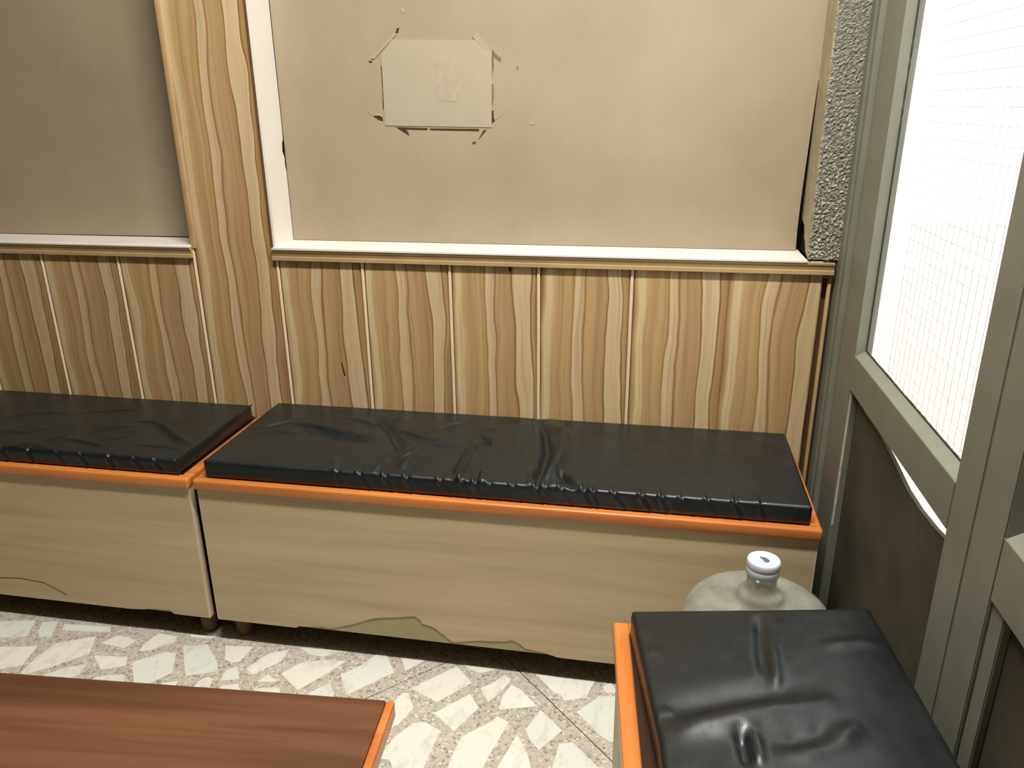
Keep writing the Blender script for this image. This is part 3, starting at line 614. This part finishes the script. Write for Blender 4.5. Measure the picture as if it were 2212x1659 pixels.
# ------------------------------------------------------------------ cushions
def seg_d(px, py, poly):
    best = 9; n = len(poly)-1; tb = 0
    for i in range(n):
        ax, ay = poly[i]; bx, by = poly[i+1]; dx, dy = bx-ax, by-ay
        tt = max(0, min(1, ((px-ax)*dx+(py-ay)*dy)/(dx*dx+dy*dy+1e-12))); d = (px-ax-tt*dx)**2+(py-ay-tt*dy)**2
        if d < best: best = d; tb = (i+tt)/n
    return math.sqrt(best), tb
def cushion(name, lx, ly, zt, cell, folds, puckers, warp, label, mat, root_z, crown=.002, rad=.008, low=.0, pipe=False, seed=1):
    """lx=(x0,x1), ly=(y front, y back) in local coords, warp(x,y,z)->world; heights root_z..zt"""
    root = empty(name, (0, 0, 0)); tag(root, label, 'cushion', 'black seat cushions on the benches')
    x0, x1 = lx; y0, y1 = ly; z0 = root_z; hh = zt-z0
    bb = [(min(p[0] for p in q)-3*w, max(p[0] for p in q)+3*w, min(p[1] for p in q)-3*w, max(p[1] for p in q)+3*w) for q, w, h in folds]
    def H(x, y):
        s = 0
        for (q, w, h), b in zip(folds, bb):
            if b[0] < x < b[1] and b[2] < y < b[3]:
                d, tb = seg_d(x, y, q)
                if d < 3*w: s += 2.4*h*math.exp(-(d/w)**2)*min(1, .25+3*min(tb, 1-tb))
        s += .0009*mnoise.noise(Vector((x*9, y*13, seed)))+.0005*mnoise.noise(Vector((x*40, y*40, seed+4)))
        return s
    # cross-section ring: front bottom -> front face -> top -> back face ; coordinates (y, z, ny, nz)
    ring = []; ncor = 5; nf = max(4, int((hh-2*rad)/.005)); ny = max(8, int((y1-y0-2*rad)/cell[1]))
    ring.append((y0+.03, z0, 0, -1)); ring.append((y0+rad*.6, z0, 0, -1))
    for k in range(nf+1): ring.append((y0, z0+rad*.5+(hh-1.5*rad)*k/nf, -1, 0))
    for k in range(1, ncor): a = math.pi/2*k/ncor; ring.append((y0+rad-rad*math.cos(a), zt-rad+rad*math.sin(a), -math.cos(a), math.sin(a)))
    for k in range(ny+1): ring.append((y0+rad+(y1-y0-2*rad)*k/ny, zt, 0, 1))
    for k in range(1, ncor): a = math.pi/2*k/ncor; ring.append((y1-rad+rad*math.sin(a), zt-rad+rad*math.cos(a), math.sin(a), math.cos(a)))
    for k in range(nf+1): ring.append((y1, zt-rad-(hh-1.5*rad)*k/nf, 1, 0))
    ring.append((y1-rad*.6, z0, 0, -1)); ring.append((y1-.03, z0, 0, -1))
    nx = int((x1-x0)/cell[0]); xs = [x0+(x1-x0)*i/nx for i in range(nx+1)]
    V = []; F = []; nr = len(ring)
    yc = (y0+y1)/2; zc = (z0+zt)/2
    for x in xs:
        e = min(x-x0, x1-x)               # rounding of the two ends
        k = 0 if e >= rad else rad-math.sqrt(max(0, rad*rad-(rad-e)**2))
        for (y, z, n_y, n_z) in ring:
            yy = y; zz = z
            if k:
                yy = min(max(y, y0+k), y1-k); zz = min(max(z, z0+k*.5), zt-k)
            h = 0
            if n_z > 0:
                edge = min(1, max(0, (min(y-y0, y1-y, x-x0, x1-x))/.03))
                h = (H(x, y)+crown*(1-((y-yc)/(y1-y0)*2)**2)*min(1, e/.2))*n_z*(.35+.65*edge)
            pk = 0
            if puckers and y < y0+.05:
                fade = 1 if y <= y0+rad else max(0, 1-(y-y0-rad)/.028)
                dz = max(0, zt-z)
                for i, px in enumerate(puckers):
                    sg = (i*37 % 10)/10
                    dx = x-px-(.35+.55*sg)*dz
                    if abs(dx) < .02: pk += (.0024+.0026*((i*53 % 10)/10))*(math.exp(-(dx/.0028)**2)-.75*math.exp(-((dx-.0065)/.0042)**2))
                pk *= fade*(1-min(1, dz/hh)*.55)
            if n_y < 0 and n_z == 0: pk -= .003*math.sin(math.pi*min(1, (z-z0)/hh))*-1*0
            V.append((x, yy+n_y*pk*-1*-1, zz+h+max(0, n_z)*pk))
    for i in range(nx):
        for j in range(nr-1): a = i*nr+j; F.append((a, a+1, a+nr+1, a+nr))
    F.append(tuple(range(nr))); F.append(tuple(range(nx*nr+nr-1, nx*nr-1, -1)))
    F += [(i*nr, (i+1)*nr, (i+1)*nr+nr-1, i*nr+nr-1) for i in range(nx)]
    V = [warp(*p) for p in V]
    cx = sum(p[0] for p in V)/len(V); cy = sum(p[1] for p in V)/len(V); root.location = (cx, cy, root_z)
    V = [(p[0]-cx, p[1]-cy, p[2]-root_z) for p in V]
    new_obj('cover', V, F, mat, root, True)
    if pipe:      # welted seam round the end face
        def tube(pts, r, nm):
            tv = []; tf = []; n = 6
            for i, p in enumerate(pts):
                a = Vector(pts[max(0, i-1)]); b = Vector(pts[min(len(pts)-1, i+1)]); ax = (b-a).normalized(); u = ax.cross(Vector((1, .2, .1))).normalized(); w = ax.cross(u)
                for k in range(n): tv.append(tuple(Vector(p)+r*(math.cos(2*math.pi*k/n)*u+math.sin(2*math.pi*k/n)*w)))
            for i in range(len(pts)-1):
                for k in range(n): tf.append((i*n+k, i*n+(k+1) % n, (i+1)*n+(k+1) % n, (i+1)*n+k))
            new_obj(nm, tv, tf, mat, root, True)
        X = x1-.0015
        for zz in (zt-.001, z0+.004):
            pts = [warp(X, y0+.002+(y1-y0-.004)*k/12, zz+.0012*math.sin(k*1.1)) for k in range(13)]
            tube([(p[0]-cx, p[1]-cy, p[2]-root_z) for p in pts], .0022, 'piping')
        pts = [warp(X+.001, y0+.001, z0+.003+(zt-z0-.004)*k/6) for k in range(7)]
        tube([(p[0]-cx, p[1]-cy, p[2]-root_z) for p in pts], .0022, 'piping')
    return root
flat = lambda x, y, z: (x, y, z)
cushion('seat_cushion', (.030, 1.2643), (-.3622, -.012), .4605, (.0024, .004), FOLDS1, PUCKER1, flat, 'glossy wrinkled black cushion on the bench right of the gap', 'black_leatherette', ZB+.0004, crown=.005)
pk2 = [-.62, -.55, -.47, -.40, -.33, -.27, -.20, -.14, -.09]
cushion('seat_cushion', (-1.285, -.0304), (-.3622, -.030), .4565, (.004, .004), FOLDS2, pk2, flat, 'dull black cushion with piped end on the left bench', 'black_leatherette', ZB+.0004, pipe=True, seed=5)
# third cushion, skewed at its far end; local x across, y along
A3 = Vector((.9440, -.7320, 0)); e2 = Vector((math.sin(math.radians(5.8)), -math.cos(math.radians(5.8)), 0)); e1 = Vector((.3485, .0661, 0)).normalized()
det = e1.x*e2.y-e1.y*e2.x
def to_local(p): dx, dy = p[0]-A3.x, p[1]-A3.y; return ((dx*e2.y-dy*e2.x)/det, (e1.x*dy-e1.y*dx)/det)
W3 = .3545
# in the builder x runs along, "y front" is the edge that faces left: use x=along, y=across
F3 = [([(b, a-W3) for a, b in (to_local(p) for p in q)], w*1.25, h*.72) for q, w, h in FOLDS3]
def warp3(x, y, z):
    p = A3+e1*(y+W3+.028*max(0, min(1, x/.25))*(1-min(1, (y+W3)/W3))*.6)+e2*x
    return (p.x, p.y, z)
cushion('seat_cushion', (0, .415), (-W3, 0), .462, (.004, .004), F3, None, warp3, 'greyish black cushion nearest the viewer on the bench by the window', 'black_leatherette_coarse', ZB+.0004, crown=.003, rad=.010, seed=9)

# ------------------------------------------------------------------ water bottle
bt = empty('water_bottle', (1.157, -.540, 0)); tag(bt, 'large clear plastic water bottle with white cap in the corner', 'bottle')
prof = [(.02, .012), (.09, .004), (.118, .002), (.128, .012), (.130, .03), (.130, .07), (.1275, .078), (.130, .086), (.130, .15), (.1275, .158), (.130, .166), (.130, .23), (.1275, .238), (.130, .246), (.130, .300), (.1285, .322), (.123, .340), (.113, .354), (.098, .363), (.080, .368), (.064, .3695), (.052, .3700), (.045, .3715), (.0405, .3745), (.0385, .379), (.0375, .384), (.034, .388), (.0285, .391), (.0255, .395), (.0245, .402), (.0245, .44)]
o = lathe('bottle_body', prof, 'hazy_plastic', bt, 80)
cp = [(.0262, .421), (.0268, .4215), (.0268, .4345), (.0258, .4365), (.0270, .4380), (.0274, .4400), (.0274, .4455), (.0264, .4488), (.0245, .4500), (.0225, .4496), (.012, .4492), (.0095, .4487), (.008, .4482), (.0005, .4482)]
cap = lathe('bottle_cap', cp, 'cap_plastic', bt, 48)
hole = [(-.006, .0045), (-.002, .0040), (.003, .0030), (.0065, .0000), (.0075, -.0035), (.0020, -.0050), (-.0005, -.0020), (-.0030, .0015)]
prism('spout_hole', [(x*1.25, y*2.0) for x, y in hole], lambda p, k: (p[0], p[1], .4470+.0018*k), 'cap_hole', cap)
a = math.radians(-112); tabp = [(math.cos(a), math.sin(a))]
o = lathe('pull_tab', [(.0005, -.0014), (.0030, -.0010), (.0033, .0), (.0030, .0010), (.0005, .0014)], 'cap_plastic', cap, 14, (.0262*math.cos(a), .0262*math.sin(a), .4195)); o.rotation_euler = (math.pi/2, 0, a+math.pi/2)

# ------------------------------------------------------------------ table
ZTAB = .40
tb = empty('coffee_table', (.6361-.018, -.905-.018, 0), math.radians(4.2)); tag(tb, 'low reddish brown wood table in the foreground with orange edging', 'table')
LX, LY = 1.25, .58
o = box('table_top', -LX, .006, -LY, .017, ZTAB-.026, ZTAB, 'table_laminate', tb, .003, 2)
def lip(x0, x1, y0, y1): return box('edge_trim', x0, x1, y0, y1, ZTAB-.028, ZTAB-.001, 'orange_varnish', tb, .004, 2)
lip(.0055, .018, -LY-.01, .018)
lip(-LX-.012, -LX+.0005, -LY-.01, .018)
box('apron', -LX+.08, -.08, -.07, -.05, ZTAB-.10, ZTAB-.026, 'table_laminate', tb); box('apron', -LX+.08, -.08, -LY+.05, -LY+.07, ZTAB-.10, ZTAB-.026, 'table_laminate', tb)
for x in (-LX+.07, -.07):
    for y in (-.06, -LY+.06): box('leg', x-.022, x+.022, y-.022, y+.022, 0, ZTAB-.026, 'table_laminate', tb, .004)

# ------------------------------------------------------------------ sheet of paper stuck to the wall board
cxp = sum(p[0] for p in PAPER)/len(PAPER); czp = sum(p[1] for p in PAPER)/len(PAPER)
pp = empty('wall_paper_sheet', (cxp, REC, czp)); tag(pp, 'painted-over paper sheet taped to the beige wall board', 'paper')
def flat_piece(name, poly, mat, y, th=.0006):
    return prism(name, [(p[0]-cxp, p[1]-czp) for p in poly], lambda p, k: (p[0], -y-th*k, p[1]), mat, pp)
flat_piece('sheet', PAPER, 'paper', .0002, .0011)
flat_piece('torn_patch', PATCH, 'paper_torn', .0012, .0005)
for i, q in enumerate(TAPES): flat_piece('tape_strip', q, 'tape_pale', .0002, .0005 if i > 1 else .0013)
for i, q in enumerate(RESID): flat_piece('tape_mark', q, 'tape_olive' if i in (5, 9, 10, 13) else 'tape_brown', .0001, .0006)
